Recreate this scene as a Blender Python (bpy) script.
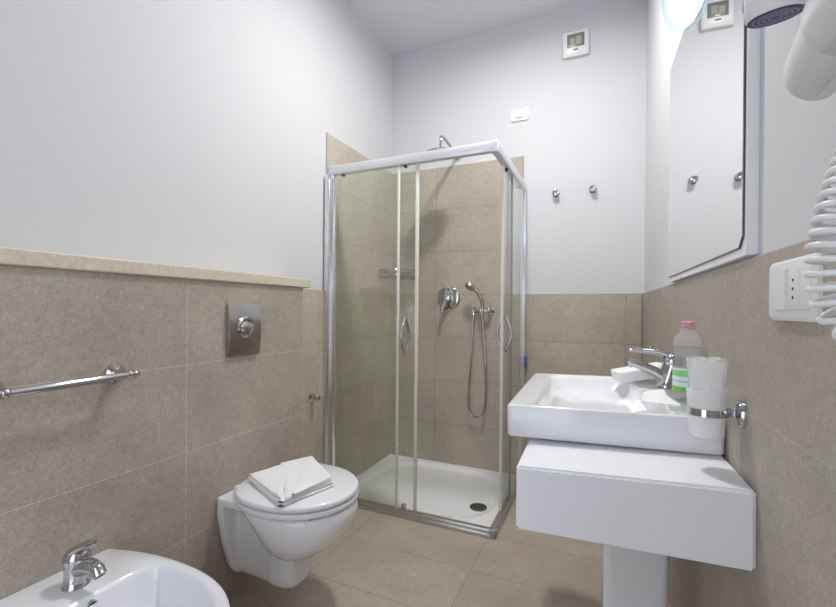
import bpy, bmesh, math, random
from mathutils import Vector, Matrix

random.seed(7)
sc = bpy.context.scene
for o in list(bpy.data.objects):
    bpy.data.objects.remove(o)
PI = math.pi
rad = math.radians

# ------------------------------------------------------------------ camera
cam_d = bpy.data.cameras.new('camera')
cam = bpy.data.objects.new('camera', cam_d)
sc.collection.objects.link(cam)
FPX, CY = 422.9, 310.75
yaw, pitch, roll, CAMH = rad(24.09), rad(-0.18), rad(0.46), 1.0962
F_ = Vector((-math.sin(yaw) * math.cos(pitch), math.cos(yaw) * math.cos(pitch), math.sin(pitch)))
R_ = Vector((math.cos(yaw), math.sin(yaw), 0))
U_ = R_.cross(F_)
R2 = R_ * math.cos(roll) + U_ * math.sin(roll)
U2 = -R_ * math.sin(roll) + U_ * math.cos(roll)
m = Matrix((R2, U2, -F_)).transposed().to_4x4()
m.translation = (0, 0, CAMH)
cam.matrix_world = m
cam_d.sensor_fit = 'HORIZONTAL'
cam_d.sensor_width = 36.0
cam_d.lens = FPX / 836 * 36.0
cam_d.shift_y = (CY - 303.5) / 836
cam_d.clip_start = 0.01
sc.camera = cam

# ------------------------------------------------------------------ world, light level
w = bpy.data.worlds.new('daylight')
sc.world = w
w.use_nodes = True
w.node_tree.nodes['Background'].inputs[0].default_value = (0.80, 0.88, 1.0, 1)
w.node_tree.nodes['Background'].inputs[1].default_value = 1.75
sc.view_settings.view_transform = 'Standard'
sc.view_settings.look = 'None'
sc.view_settings.gamma = 1
sc.view_settings.use_curve_mapping = False
sc.view_settings.exposure = 0.64
CEIL_LAMP = 155.0     # radiance of the ceiling lamp's diffuser
MIRROR_LAMP = 10.5     # radiance of the lamp above the mirror
sc.cycles.max_bounces = 16
sc.cycles.diffuse_bounces = 10
sc.cycles.glossy_bounces = 6
sc.cycles.transparent_max_bounces = 24
sc.cycles.sample_clamp_indirect = 6

# ------------------------------------------------------------------ room measures (metres)
XL, XH, XR, YB, ZC = -1.471, -1.314, 0.1878, 2.797, 2.984
YF = -0.55                                   # front wall, behind the camera
TH = math.atan(0.0358)                       # the right wall is two degrees out of square
CT, ST = math.cos(TH), math.sin(TH)


def to_world(p):
    return Vector((XR + CT * p[0] - ST * p[1], YB + ST * p[0] + CT * p[1], p[2]))


# ------------------------------------------------------------------ materials
def nt(mat):
    return mat.node_tree.nodes, mat.node_tree.links


def principled(name, col, rough=0.5, metal=0.0, noise=0.0, nscale=20.0, bump=0.0, bscale=200.0, spec=0.5,
               coat=0.0, trans=0.0, ior=1.45, sheen=0.0):
    mt = bpy.data.materials.new(name)
    mt.use_nodes = True
    n, l = nt(mt)
    b = n['Principled BSDF']
    b.inputs['Base Color'].default_value = (*col, 1)
    b.inputs['Roughness'].default_value = rough
    b.inputs['Metallic'].default_value = metal
    b.inputs['Specular IOR Level'].default_value = spec
    b.inputs['Coat Weight'].default_value = coat
    b.inputs['Coat Roughness'].default_value = 0.05
    b.inputs['Transmission Weight'].default_value = trans
    b.inputs['IOR'].default_value = ior
    b.inputs['Sheen Weight'].default_value = sheen
    tc = n.new('ShaderNodeTexCoord')
    nz = n.new('ShaderNodeTexNoise')
    nz.inputs['Scale'].default_value = nscale
    nz.inputs['Detail'].default_value = 4
    l.new(tc.outputs['Object'], nz.inputs['Vector'])
    mp = n.new('ShaderNodeMapRange')
    mp.inputs['To Min'].default_value = 1 - noise
    mp.inputs['To Max'].default_value = 1 + noise
    l.new(nz.outputs['Fac'], mp.inputs['Value'])
    mx = n.new('ShaderNodeVectorMath')
    mx.operation = 'SCALE'
    mx.inputs[0].default_value = col
    l.new(mp.outputs['Result'], mx.inputs['Scale'])
    l.new(mx.outputs['Vector'], b.inputs['Base Color'])
    if bump > 0:
        n2 = n.new('ShaderNodeTexNoise')
        n2.inputs['Scale'].default_value = bscale
        n2.inputs['Detail'].default_value = 3
        l.new(tc.outputs['Object'], n2.inputs['Vector'])
        bp = n.new('ShaderNodeBump')
        bp.inputs['Strength'].default_value = bump
        bp.inputs['Distance'].default_value = 0.002
        l.new(n2.outputs['Fac'], bp.inputs['Height'])
        l.new(bp.outputs['Normal'], b.inputs['Normal'])
    return mt


def tile_mat(name, ax, u0, v0, c1, c2, grout, rough=0.45, uw=0.605, vh=0.30, mort=0.0016, streak=(1, 1, 1)):
    """Stack-bonded stone-look tiles; ax gives the two object axes the grid runs along."""
    mt = bpy.data.materials.new(name)
    mt.use_nodes = True
    n, l = nt(mt)
    b = n['Principled BSDF']
    tc = n.new('ShaderNodeTexCoord')
    sp = n.new('ShaderNodeSeparateXYZ')
    l.new(tc.outputs['Object'], sp.inputs[0])
    cb = n.new('ShaderNodeCombineXYZ')
    for i, (a, o) in enumerate(zip(ax, (u0, v0))):
        ad = n.new('ShaderNodeMath')
        ad.operation = 'SUBTRACT'
        ad.inputs[1].default_value = o - 20 * (uw if i == 0 else vh)
        l.new(sp.outputs['XYZ'.index(a)], ad.inputs[0])
        l.new(ad.outputs[0], cb.inputs[i])
    br = n.new('ShaderNodeTexBrick')
    br.offset = 0.0
    br.squash = 1.0
    br.inputs['Scale'].default_value = 1
    br.inputs['Brick Width'].default_value = uw
    br.inputs['Row Height'].default_value = vh
    br.inputs['Mortar Size'].default_value = mort
    br.inputs['Mortar Smooth'].default_value = 0.2
    br.inputs['Bias'].default_value = 0.0
    br.inputs['Color1'].default_value = (*c1, 1)
    br.inputs['Color2'].default_value = (*c2, 1)
    br.inputs['Mortar'].default_value = (*grout, 1)
    l.new(cb.outputs[0], br.inputs['Vector'])
    mpn = n.new('ShaderNodeMapping')
    mpn.inputs['Scale'].default_value = streak
    l.new(tc.outputs['Object'], mpn.inputs['Vector'])
    tot = None
    for sc_, amp, det in ((4.5, 0.14, 6), (38.0, 0.11, 6), (170.0, 0.20, 3)):
        nz = n.new('ShaderNodeTexNoise')
        nz.inputs['Scale'].default_value = sc_
        nz.inputs['Detail'].default_value = det
        nz.inputs['Roughness'].default_value = 0.6
        l.new(mpn.outputs[0], nz.inputs['Vector'])
        mp = n.new('ShaderNodeMapRange')
        mp.inputs['From Min'].default_value = 0.25
        mp.inputs['From Max'].default_value = 0.75
        mp.inputs['To Min'].default_value = 1 - amp
        mp.inputs['To Max'].default_value = 1 + amp
        l.new(nz.outputs['Fac'], mp.inputs['Value'])
        if tot is None:
            tot = mp.outputs['Result']
        else:
            mu = n.new('ShaderNodeMath')
            mu.operation = 'MULTIPLY'
            l.new(tot, mu.inputs[0])
            l.new(mp.outputs['Result'], mu.inputs[1])
            tot = mu.outputs[0]
    # a slow drift between the warm and the greenish grey of the stone print
    nh = n.new('ShaderNodeTexNoise')
    nh.inputs['Scale'].default_value = 2.3
    nh.inputs['Detail'].default_value = 3
    l.new(tc.outputs['Object'], nh.inputs['Vector'])
    rp = n.new('ShaderNodeValToRGB')
    rp.color_ramp.elements[0].position = 0.35
    rp.color_ramp.elements[0].color = (1.03, 0.988, 0.975, 1)
    rp.color_ramp.elements[1].position = 0.65
    rp.color_ramp.elements[1].color = (0.985, 1.0, 0.97, 1)
    l.new(nh.outputs['Fac'], rp.inputs['Fac'])
    vm = n.new('ShaderNodeVectorMath')
    vm.operation = 'MULTIPLY'
    l.new(br.outputs['Color'], vm.inputs[0])
    l.new(rp.outputs['Color'], vm.inputs[1])
    vs = n.new('ShaderNodeVectorMath')
    vs.operation = 'SCALE'
    l.new(vm.outputs[0], vs.inputs[0])
    l.new(tot, vs.inputs['Scale'])
    l.new(vs.outputs[0], b.inputs['Base Color'])
    b.inputs['Roughness'].default_value = rough
    b.inputs['Specular IOR Level'].default_value = 0.35
    bp = n.new('ShaderNodeBump')
    bp.inputs['Strength'].default_value = 0.35
    bp.inputs['Distance'].default_value = 0.002
    bp.invert = True
    l.new(br.outputs['Fac'], bp.inputs['Height'])
    l.new(bp.outputs['Normal'], b.inputs['Normal'])
    return mt


def pane_mat(name, tint, refl=1.0, rough=0.0):
    """Thin architectural glass: tinted transparency with a Fresnel reflection."""
    mt = bpy.data.materials.new(name)
    mt.use_nodes = True
    n, l = nt(mt)
    n.remove(n['Principled BSDF'])
    out = n['Material Output']
    tr = n.new('ShaderNodeBsdfTransparent')
    tr.inputs['Color'].default_value = (*tint, 1)
    gl = n.new('ShaderNodeBsdfGlossy')
    gl.inputs['Roughness'].default_value = rough
    gl.inputs['Color'].default_value = (refl, refl, refl, 1)
    fr = n.new('ShaderNodeFresnel')
    geo = n.new('ShaderNodeNewGeometry')
    io = n.new('ShaderNodeMix')
    io.data_type = 'FLOAT'
    io.inputs['A'].default_value = 1.45
    io.inputs['B'].default_value = 1 / 1.45
    l.new(geo.outputs['Backfacing'], io.inputs['Factor'])
    l.new(io.outputs['Result'], fr.inputs['IOR'])
    mix = n.new('ShaderNodeMixShader')
    l.new(fr.outputs[0], mix.inputs[0])
    l.new(tr.outputs[0], mix.inputs[1])
    l.new(gl.outputs[0], mix.inputs[2])
    l.new(mix.outputs[0], out.inputs['Surface'])
    return mt


def film_mat(name, col, alpha, rough=0.3):
    """Milky see-through plastic or frosted glass."""
    mt = principled(name, col, rough, noise=0.04, nscale=60)
    mt.node_tree.nodes['Principled BSDF'].inputs['Alpha'].default_value = alpha
    return mt


def glow_mat(name, col, strength):
    mt = bpy.data.materials.new(name)
    mt.use_nodes = True
    n, l = nt(mt)
    b = n['Principled BSDF']
    b.inputs['Base Color'].default_value = (0.9, 0.9, 0.9, 1)
    b.inputs['Emission Color'].default_value = (*col, 1)
    b.inputs['Emission Strength'].default_value = strength
    return mt


M = {}
M['paint'] = principled('white wall paint', (0.665, 0.668, 0.688), 0.75, noise=0.012, nscale=3, bump=0.05, bscale=350)
M['ceil'] = principled('white ceiling paint', (0.72, 0.73, 0.765), 0.8, noise=0.012, nscale=2)
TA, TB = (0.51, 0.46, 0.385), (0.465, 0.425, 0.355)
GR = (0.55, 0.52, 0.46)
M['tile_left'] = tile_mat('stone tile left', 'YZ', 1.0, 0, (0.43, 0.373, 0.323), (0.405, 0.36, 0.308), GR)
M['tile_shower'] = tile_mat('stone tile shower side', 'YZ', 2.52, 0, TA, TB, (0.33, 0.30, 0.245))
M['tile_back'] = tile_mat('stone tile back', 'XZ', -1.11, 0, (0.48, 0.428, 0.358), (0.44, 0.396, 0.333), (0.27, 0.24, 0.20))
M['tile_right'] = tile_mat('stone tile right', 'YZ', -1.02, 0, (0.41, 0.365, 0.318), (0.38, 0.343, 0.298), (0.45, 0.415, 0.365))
M['tile_floor'] = tile_mat('stone tile floor', 'XY', -0.515, 1.715, (0.455, 0.408, 0.335), (0.41, 0.367, 0.302), (0.25, 0.24, 0.20), 0.4)
M['marble'] = principled('cream stone ledge', (0.66, 0.58, 0.47), 0.4, noise=0.22, nscale=70)
M['ceramic'] = principled('white glazed ceramic', (0.82, 0.82, 0.85), 0.12, noise=0.005, nscale=8, coat=0.5)
M['acrylic'] = principled('white acrylic tray', (0.88, 0.88, 0.90), 0.22, noise=0.01, nscale=8)
M['plastic'] = principled('white plastic', (0.80, 0.80, 0.80), 0.3, noise=0.01, nscale=30)
M['seat'] = principled('white seat plastic', (0.81, 0.815, 0.835), 0.2, noise=0.01, nscale=10, coat=0.3)
M['lacquer'] = principled('white lacquer', (0.86, 0.86, 0.895), 0.25, noise=0.01, nscale=6)
M['chrome'] = principled('polished chrome', (0.56, 0.56, 0.58), 0.06, 1.0, noise=0.02, nscale=15)
M['dark_chrome'] = principled('satin dark chrome', (0.56, 0.545, 0.53), 0.15, 1.0, noise=0.04, nscale=30)
M['alu'] = principled('bright aluminium', (0.80, 0.80, 0.82), 0.24, 1.0, noise=0.03, nscale=25)
M['alu_grey'] = principled('brushed grey aluminium', (0.56, 0.555, 0.54), 0.28, 0.9, noise=0.05, nscale=25)
M['alu_white'] = principled('pale anodised profile', (0.74, 0.75, 0.78), 0.3, 0.35, noise=0.02, nscale=25)
M['seal'] = principled('whitish rubber seal', (0.72, 0.74, 0.68), 0.5, noise=0.03, nscale=40)
M['rubber'] = principled('dark rubber', (0.05, 0.05, 0.05), 0.6, noise=0.1, nscale=60)
M['grey_rubber'] = principled('grey rubber', (0.30, 0.30, 0.31), 0.5, noise=0.05, nscale=60)
M['glass'] = pane_mat('shower glass', (0.972, 0.984, 0.966))
M['mirror'] = principled('silvered mirror', (0.90, 0.91, 0.91), 0.015, 1.0, noise=0.003, nscale=4)
M['mirror_edge'] = principled('dark mirror edge', (0.10, 0.085, 0.10), 0.25, 0.6, noise=0.4, nscale=40)
M['towel'] = principled('white terry cloth', (0.88, 0.875, 0.875), 0.95, noise=0.04, nscale=90, bump=0.6, bscale=420, sheen=0.3)
M['paper'] = principled('white paper packet', (0.88, 0.88, 0.885), 0.6, noise=0.03, nscale=50)
M['frost'] = film_mat('frosted glass', (0.95, 0.96, 0.97), 0.62, 0.35)
M['film'] = film_mat('crinkled clear plastic film', (0.97, 0.98, 0.99), 0.36, 0.12)
M['pet'] = film_mat('thin clear bottle plastic', (0.93, 0.95, 0.96), 0.15, 0.08)
M['water'] = pane_mat('water', (0.93, 0.95, 0.96), 0.6)
M['pink'] = principled('pink bottle cap', (0.72, 0.36, 0.44), 0.4, noise=0.03, nscale=80)
M['blue'] = principled('blue plastic', (0.07, 0.10, 0.38), 0.35, noise=0.03, nscale=80)
M['navy'] = principled('dark navy grille', (0.018, 0.02, 0.095), 0.4, noise=0.1, nscale=80)
M['navy_ring'] = principled('grey navy ring', (0.25, 0.26, 0.40), 0.4, noise=0.05, nscale=80)
M['lcd'] = principled('grey green display', (0.21, 0.22, 0.19), 0.25, noise=0.25, nscale=120)
M['lcd_light'] = principled('pale display field', (0.40, 0.42, 0.34), 0.3, noise=0.1, nscale=100)
M['ink'] = principled('grey print', (0.16, 0.16, 0.17), 0.6, noise=0.1, nscale=100)
M['hole'] = principled('dark recess', (0.03, 0.03, 0.03), 0.7, noise=0.1, nscale=60)
M['steel'] = principled('dull steel', (0.17, 0.165, 0.15), 0.45, 0.8, noise=0.1, nscale=60)
M['blue_glass'] = pane_mat('pale blue lamp glass', (0.74, 0.87, 0.93))
M['lamp_glow'] = glow_mat('lit lamp diffuser', (0.95, 0.98, 1.0), MIRROR_LAMP)
M['ceil_glow'] = glow_mat('lit ceiling diffuser', (1.0, 0.98, 0.95), CEIL_LAMP)
M['door'] = principled('white door paint', (0.72, 0.72, 0.72), 0.4, noise=0.01, nscale=6)


def label_mat():
    mt = bpy.data.materials.new('green and white bottle label')
    mt.use_nodes = True
    n, l = nt(mt)
    b = n['Principled BSDF']
    tc = n.new('ShaderNodeTexCoord')
    sp = n.new('ShaderNodeSeparateXYZ')
    l.new(tc.outputs['Object'], sp.inputs[0])
    rp = n.new('ShaderNodeValToRGB')
    rp.color_ramp.interpolation = 'CONSTANT'
    e = rp.color_ramp.elements
    e[0].position, e[0].color = 0.0, (0.13, 0.55, 0.07, 1)
    e[1].position, e[1].color = 0.22, (0.72, 0.78, 0.76, 1)
    for p, c in ((0.40, (0.35, 0.55, 0.62, 1)), (0.46, (0.75, 0.80, 0.78, 1)), (0.62, (0.25, 0.68, 0.22, 1)), (0.86, (0.74, 0.8, 0.76, 1))):
        q = e.new(p)
        q.color = c
    mp = n.new('ShaderNodeMapRange')
    mp.inputs['From Min'].default_value = 0.028
    mp.inputs['From Max'].default_value = 0.095
    l.new(sp.outputs['Z'], mp.inputs['Value'])
    l.new(mp.outputs['Result'], rp.inputs['Fac'])
    l.new(rp.outputs['Color'], b.inputs['Base Color'])
    b.inputs['Roughness'].default_value = 0.4
    return mt


M['label'] = label_mat()

# ------------------------------------------------------------------ object helpers
BASE = {}


def set_props(o, label=None, cat=None, group=None, kind=None):
    if label:
        o['label'] = label
    if cat:
        o['category'] = cat
    if group:
        o['group'] = group
    if kind:
        o['kind'] = kind


def place(o, base, frame):
    if frame == 'R':
        o.location = to_world(base)
        o.rotation_euler = (0, 0, TH)
    else:
        o.location = base


def thing(name, label, cat, base, frame='W', group=None, kind=None):
    o = bpy.data.objects.new(name, None)
    o.empty_display_size = 0.05
    sc.collection.objects.link(o)
    place(o, base, frame)
    set_props(o, label, cat, group, kind)
    BASE[o.name] = Vector(base)
    return o


class MB:
    """Collects shapes into one bmesh, written in the coordinates of the room (or of the right wall)."""

    def __init__(self):
        self.bm = bmesh.new()

    def box(self, a, b, bev=0.0, seg=2, rot=None):
        c = [(a[i] + b[i]) / 2 for i in range(3)]
        s = [abs(b[i] - a[i]) for i in range(3)]
        t = bmesh.new()
        bmesh.ops.create_cube(t, size=1)
        for v in t.verts:
            v.co = Vector((v.co.x * s[0], v.co.y * s[1], v.co.z * s[2]))
        if bev > 0:
            bmesh.ops.bevel(t, geom=list(t.edges), offset=bev, segments=seg, affect='EDGES', profile=0.5)
        for v in t.verts:
            if rot is not None:
                v.co = rot @ v.co
            v.co += Vector(c)
        self.merge(t)
        return self

    def merge(self, t):
        me = bpy.data.meshes.new('tmp')
        t.to_mesh(me)
        t.free()
        self.bm.from_mesh(me)
        bpy.data.meshes.remove(me)

    def loft(self, loops, cap0=True, cap1=True, closed=False):
        rings = [[self.bm.verts.new(p) for p in lp] for lp in loops]
        n = len(rings[0])
        pairs = list(zip(rings, rings[1:]))
        if closed:
            pairs.append((rings[-1], rings[0]))
        for a, b in pairs:
            for i in range(n):
                j = (i + 1) % n
                try:
                    self.bm.faces.new((a[i], a[j], b[j], b[i]))
                except ValueError:
                    pass
        if not closed:
            if cap0:
                self.bm.faces.new(list(reversed(rings[0])))
            if cap1:
                self.bm.faces.new(rings[-1])
        return self

    def prism(self, pts, vec, bev=0.0):
        t = bmesh.new()
        v = Vector(vec)
        a = [t.verts.new(p) for p in pts]
        b = [t.verts.new(Vector(p) + v) for p in pts]
        n = len(a)
        t.faces.new(a)
        t.faces.new(list(reversed(b)))
        for i in range(n):
            j = (i + 1) % n
            t.faces.new((a[j], a[i], b[i], b[j]))
        bmesh.ops.recalc_face_normals(t, faces=t.faces)
        if bev > 0:
            bmesh.ops.bevel(t, geom=list(t.edges), offset=bev, segments=2, affect='EDGES')
        self.merge(t)
        return self

    def lathe(self, origin, axis, prof, n=40, cap0=True, cap1=True):
        """prof: list of (radius, distance along axis)."""
        ax = Vector(axis).normalized()
        up = Vector((0, 0, 1)) if abs(ax.z) < 0.9 else Vector((1, 0, 0))
        u = ax.cross(up).normalized()
        v = ax.cross(u)
        o = Vector(origin)
        loops = []
        for r, d in prof:
            r = max(r, 1e-5)
            loops.append([o + ax * d + (u * math.cos(2 * PI * i / n) + v * math.sin(2 * PI * i / n)) * r for i in range(n)])
        return self.loft(loops, cap0, cap1)

    def cyl(self, p, q, r, n=32, bev=0.0, r2=None):
        p, q = Vector(p), Vector(q)
        L = (q - p).length
        r2 = r if r2 is None else r2
        if bev > 0:
            pr = [(r - bev, 0), (r - bev * 0.3, bev * 0.3), (r, bev), (r2, L - bev), (r2 - bev * 0.3, L - bev * 0.3), (r2 - bev, L)]
        else:
            pr = [(r, 0), (r2, L)]
        return self.lathe(p, q - p, pr, n)

    def sphere(self, c, r, sx=1, sy=1, sz=1, n=24):
        t = bmesh.new()
        bmesh.ops.create_uvsphere(t, u_segments=n, v_segments=n // 2, radius=r)
        for v in t.verts:
            v.co = Vector((v.co.x * sx, v.co.y * sy, v.co.z * sz)) + Vector(c)
        self.merge(t)
        return self

    def tube(self, pts, r, n=14, closed=False, caps=True, flat=1.0):
        """Sweep along a polyline; r is a number or one radius for each point."""
        pts = [Vector(p) for p in pts]
        N = len(pts)
        rs = r if isinstance(r, (list, tuple)) else [r] * N
        tang = []
        for i in range(N):
            if closed:
                d = pts[(i + 1) % N] - pts[i - 1]
            else:
                d = pts[min(i + 1, N - 1)] - pts[max(i - 1, 0)]
            tang.append(d.normalized())
        t0 = tang[0]
        ref = Vector((0, 0, 1)) if abs(t0.z) < 0.9 else Vector((1, 0, 0))
        u = t0.cross(ref).normalized()
        loops = []
        for i in range(N):
            t = tang[i]
            u = (u - t * u.dot(t)).normalized()
            v = t.cross(u)
            loops.append([pts[i] + (u * math.cos(2 * PI * k / n) + v * math.sin(2 * PI * k / n) * flat) * rs[i] for k in range(n)])
        return self.loft(loops, caps, caps, closed)

    def build(self, name, mat, parent=None, base=None, frame='W', smooth=True, angle=38, label=None, cat=None,
              group=None, kind=None, subsurf=0, solid=0.0):
        bmesh.ops.recalc_face_normals(self.bm, faces=self.bm.faces)
        me = bpy.data.meshes.new(name)
        off = BASE[parent.name] if parent is not None else Vector(base or (0, 0, 0))
        for v in self.bm.verts:
            v.co -= off
        self.bm.to_mesh(me)
        self.bm.free()
        o = bpy.data.objects.new(name, me)
        sc.collection.objects.link(o)
        me.materials.append(M[mat] if isinstance(mat, str) else mat)
        if smooth:
            for p in me.polygons:
                p.use_smooth = True
            me.set_sharp_from_angle(angle=rad(angle))
        if parent is not None:
            o.parent = parent
            BASE[o.name] = off
        else:
            place(o, off, frame)
            BASE[o.name] = off
        if subsurf:
            ms = o.modifiers.new('subdivision', 'SUBSURF')
            ms.levels = subsurf
            ms.render_levels = subsurf
        if solid:
            ms = o.modifiers.new('thickness', 'SOLIDIFY')
            ms.thickness = solid
        set_props(o, label, cat, group, kind)
        return o


def spline(pts, k=10, closed=False):
    """Catmull-Rom through the points."""
    P = [Vector(p) for p in pts]
    n = len(P)
    out = []
    rng = range(n if closed else n - 1)
    for i in rng:
        if closed:
            p0, p1, p2, p3 = P[i - 1], P[i], P[(i + 1) % n], P[(i + 2) % n]
        else:
            p0, p1, p2, p3 = P[max(i - 1, 0)], P[i], P[i + 1], P[min(i + 2, n - 1)]
        for j in range(k):
            t = j / k
            out.append(0.5 * ((2 * p1) + (p2 - p0) * t + (2 * p0 - 5 * p1 + 4 * p2 - p3) * t * t + (3 * p1 - p0 - 3 * p2 + p3) * t ** 3))
    if not closed:
        out.append(P[-1])
    return out


def spow(v, p):
    return math.copysign(abs(v) ** p, v)


def d_loop(xr, xf, yc, hw, z, mid=0.35, pr=6.0, pf=2.2, n=72):
    """D-shaped outline: boxy at the rear (xr, the wall side), round at the front (xf)."""
    x0 = xr + (xf - xr) * mid
    out = []
    for i in range(n):
        t = 2 * PI * i / n
        c, s = math.cos(t), math.sin(t)
        if c >= 0:
            out.append((x0 + (xf - x0) * spow(c, 2 / pf), yc + hw * spow(s, 2 / pf), z))
        else:
            out.append((x0 - (x0 - xr) * spow(-c, 2 / pr), yc + hw * spow(s, 2 / pr), z))
    return out


def rrect(x0, x1, y0, y1, r, z, k=7):
    out = []
    for cx, cy, a0 in ((x1 - r, y1 - r, 0), (x0 + r, y1 - r, 90), (x0 + r, y0 + r, 180), (x1 - r, y0 + r, 270)):
        for i in range(k):
            a = rad(a0 + 90 * i / (k - 1))
            out.append((cx + r * math.cos(a), cy + r * math.sin(a), z))
    return out


def swap(loop, order):
    """Re-read the coordinates of a loop in another axis order, to lay a rounded rectangle on a wall."""
    return [tuple(p[i] for i in order) for p in loop]


# ================================================================== the setting
T = 0.01     # tile thickness
fl = MB().box((XL - 0.2, YF - 1.6, -0.1), (XR + 0.5, YB + 0.2, 0)).build('floor', 'tile_floor', smooth=False, kind='structure',
     label='beige stone tile floor with thin straight joints', cat='floor')
MB().box((XL - 0.2, YF - 0.1, ZC), (XR + 0.5, YB + 0.2, ZC + 0.1)).build('ceiling', 'ceil', smooth=False, kind='structure',
     label='plain white painted ceiling', cat='ceiling')
wl = MB().box((XL - 0.1, YF, 0), (XL, YB, ZC)).build('wall_left', 'paint', smooth=False, kind='structure',
     label='white painted left wall above the stone tiles', cat='wall')
MB().box((XL, 1.9, 0), (XL + T, 1.985, 1.2)).box((XL, 1.6, 0), (XL + T, 1.9, 1.2)).box((XL, 1.985, 0), (XL + T, YB, 2.098)).build(
    'tile_cladding', 'tile_shower', wl, smooth=False)
wb = MB().box((XL - 0.1, YB, 0), (XR + 0.12, YB + 0.1, ZC)).build('wall_back', 'paint', smooth=False, kind='structure',
     label='white painted back wall with stone tiles below', cat='wall')
MB().box((XL + T, YB - T, 0), (-0.503, YB, 2.098)).box((-0.503, YB - T, 0), (XR - 0.004, YB, 1.2)).build('tile_cladding', 'tile_back', wb, smooth=False)
wr = MB().box((0, -3.40, 0), (0.1, 0, ZC)).build('wall_right', 'paint', frame='R', base=(0, 0, 0), smooth=False, kind='structure',
     label='white painted right wall behind the mirror and basin', cat='wall')
# stone tiles stand one centimetre proud; the wall plane x = 0 used for the fixtures is the tile face
wr.location = to_world((T, 0, 0))
MB().box((-T, -3.40, 0), (0, -0.0105, 1.2)).build('tile_cladding', 'tile_right', wr, smooth=False)
lw = MB().box((XL, YF, 0), (XH, 1.605, 1.195)).build('wall_left_low', 'tile_left', smooth=False, kind='structure',
     label='low tiled boxing wall in front of the left wall', cat='wall')
MB().box((XL, YF, 1.195), (XH + 0.012, 1.650, 1.236), 0.004).build('trim_1', 'marble', smooth=False, kind='structure',
     label='cream stone ledge capping the low tiled wall', cat='ledge')
# front wall with the doorway the photographer stands at
DX0, DX1 = -1.02, -0.16
MB().box((XL - 0.1, YF - 0.1, 0), (DX0, YF, ZC)).box((DX1, YF - 0.1, 0), (XR + 0.35, YF, ZC)).box((DX0, YF - 0.1, 2.1), (DX1, YF, ZC)).build(
    'wall_front', 'paint', smooth=False, kind='structure', label='white wall with the open doorway behind the viewer', cat='wall')
MB().box((DX0 - 0.07, YF, 0), (DX0, YF + 0.015, 2.17)).box((DX1, YF, 0), (DX1 + 0.07, YF + 0.015, 2.17)).box((DX0, YF, 2.1), (DX1, YF + 0.015, 2.17)).build(
    'trim_2', 'door', smooth=False, kind='structure', label='white door casing around the open doorway', cat='door frame')

# ================================================================== ceiling lamp (lights the room, above the frame)
LX, LY = -0.43, 1.72
t = thing('ceiling_lamp', 'round white ceiling lamp with a recessed lit diffuser', 'ceiling lamp', (LX, LY, ZC))
MB().lathe((LX, LY, ZC), (0, 0, -1), [(0.130, 0), (0.130, 0.032), (0.127, 0.036), (0.118, 0.036), (0.112, 0.012), (0.05, 0.010)]).build('housing', 'plastic', t)
MB().lathe((LX, LY, ZC - 0.016), (0, 0, -1), [(0.106, -0.004), (0.106, 0.004), (0.099, 0.007), (0.05, 0.008)]).build('diffuser', 'ceil_glow', t)

# ================================================================== shower tray
SX1, SY0 = -0.483, 1.995
t = thing('shower_tray', 'white low shower tray inside the glass enclosure', 'shower tray', (-0.98, 2.4, 0))
tx0, tx1, ty0, ty1 = XL + T + 0.001, SX1 - 0.012, SY0 + 0.012, YB - T - 0.001
g = MB()
NX, NY = 64, 52
vs = []
ax_, bx_ = tx0 + 0.045, tx1 - 0.05
ay_, by_ = ty0 + 0.05, ty1 - 0.045
for j in range(NY + 1):
    row = []
    for i in range(NX + 1):
        x = tx0 + (tx1 - tx0) * i / NX
        y = ty0 + (ty1 - ty0) * j / NY
        u = abs((x - (ax_ + bx_) / 2) / ((bx_ - ax_) / 2))
        v = abs((y - (ay_ + by_) / 2) / ((by_ - ay_) / 2))
        q = (u ** 3.2 + v ** 3.2) ** (1 / 3.2)
        s = min(max((1.0 - q) / 0.09, 0), 1)
        s = s * s * (3 - 2 * s)
        z = 0.021 - 0.018 * s
        row.append(g.bm.verts.new((x, y, z)))
    vs.append(row)
for j in range(NY):
    for i in range(NX):
        g.bm.faces.new((vs[j][i], vs[j][i + 1], vs[j + 1][i + 1], vs[j + 1][i]))
edge = [vs[0][i] for i in range(NX + 1)] + [vs[j][NX] for j in range(1, NY + 1)] + [vs[NY][i] for i in range(NX - 1, -1, -1)] + [vs[j][0] for j in range(NY - 1, 0, -1)]
low = [g.bm.verts.new((v.co.x, v.co.y, 0)) for v in edge]
for i in range(len(edge)):
    j = (i + 1) % len(edge)
    g.bm.faces.new((edge[j], edge[i], low[i], low[j]))
g.bm.faces.new(low)
g.build('tray', 'acrylic', t, angle=50)
dr = MB().lathe((-0.641, 2.272, 0.003), (0, 0, 1), [(0.047, 0), (0.047, 0.005), (0.043, 0.007), (0.012, 0.008)]).build('drain', 'steel', t)
s_ = MB()
for r_ in (0.016, 0.026, 0.036):
    for k in range(12):
        a = 2 * PI * k / 12 + r_ * 40
        s_.cyl((-0.641 + r_ * math.cos(a), 2.272 + r_ * math.sin(a), 0.0095), (-0.641 + r_ * math.cos(a), 2.272 + r_ * math.sin(a), 0.0115), 0.0028, 8)
s_.build('drain_holes', 'hole', dr)

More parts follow.
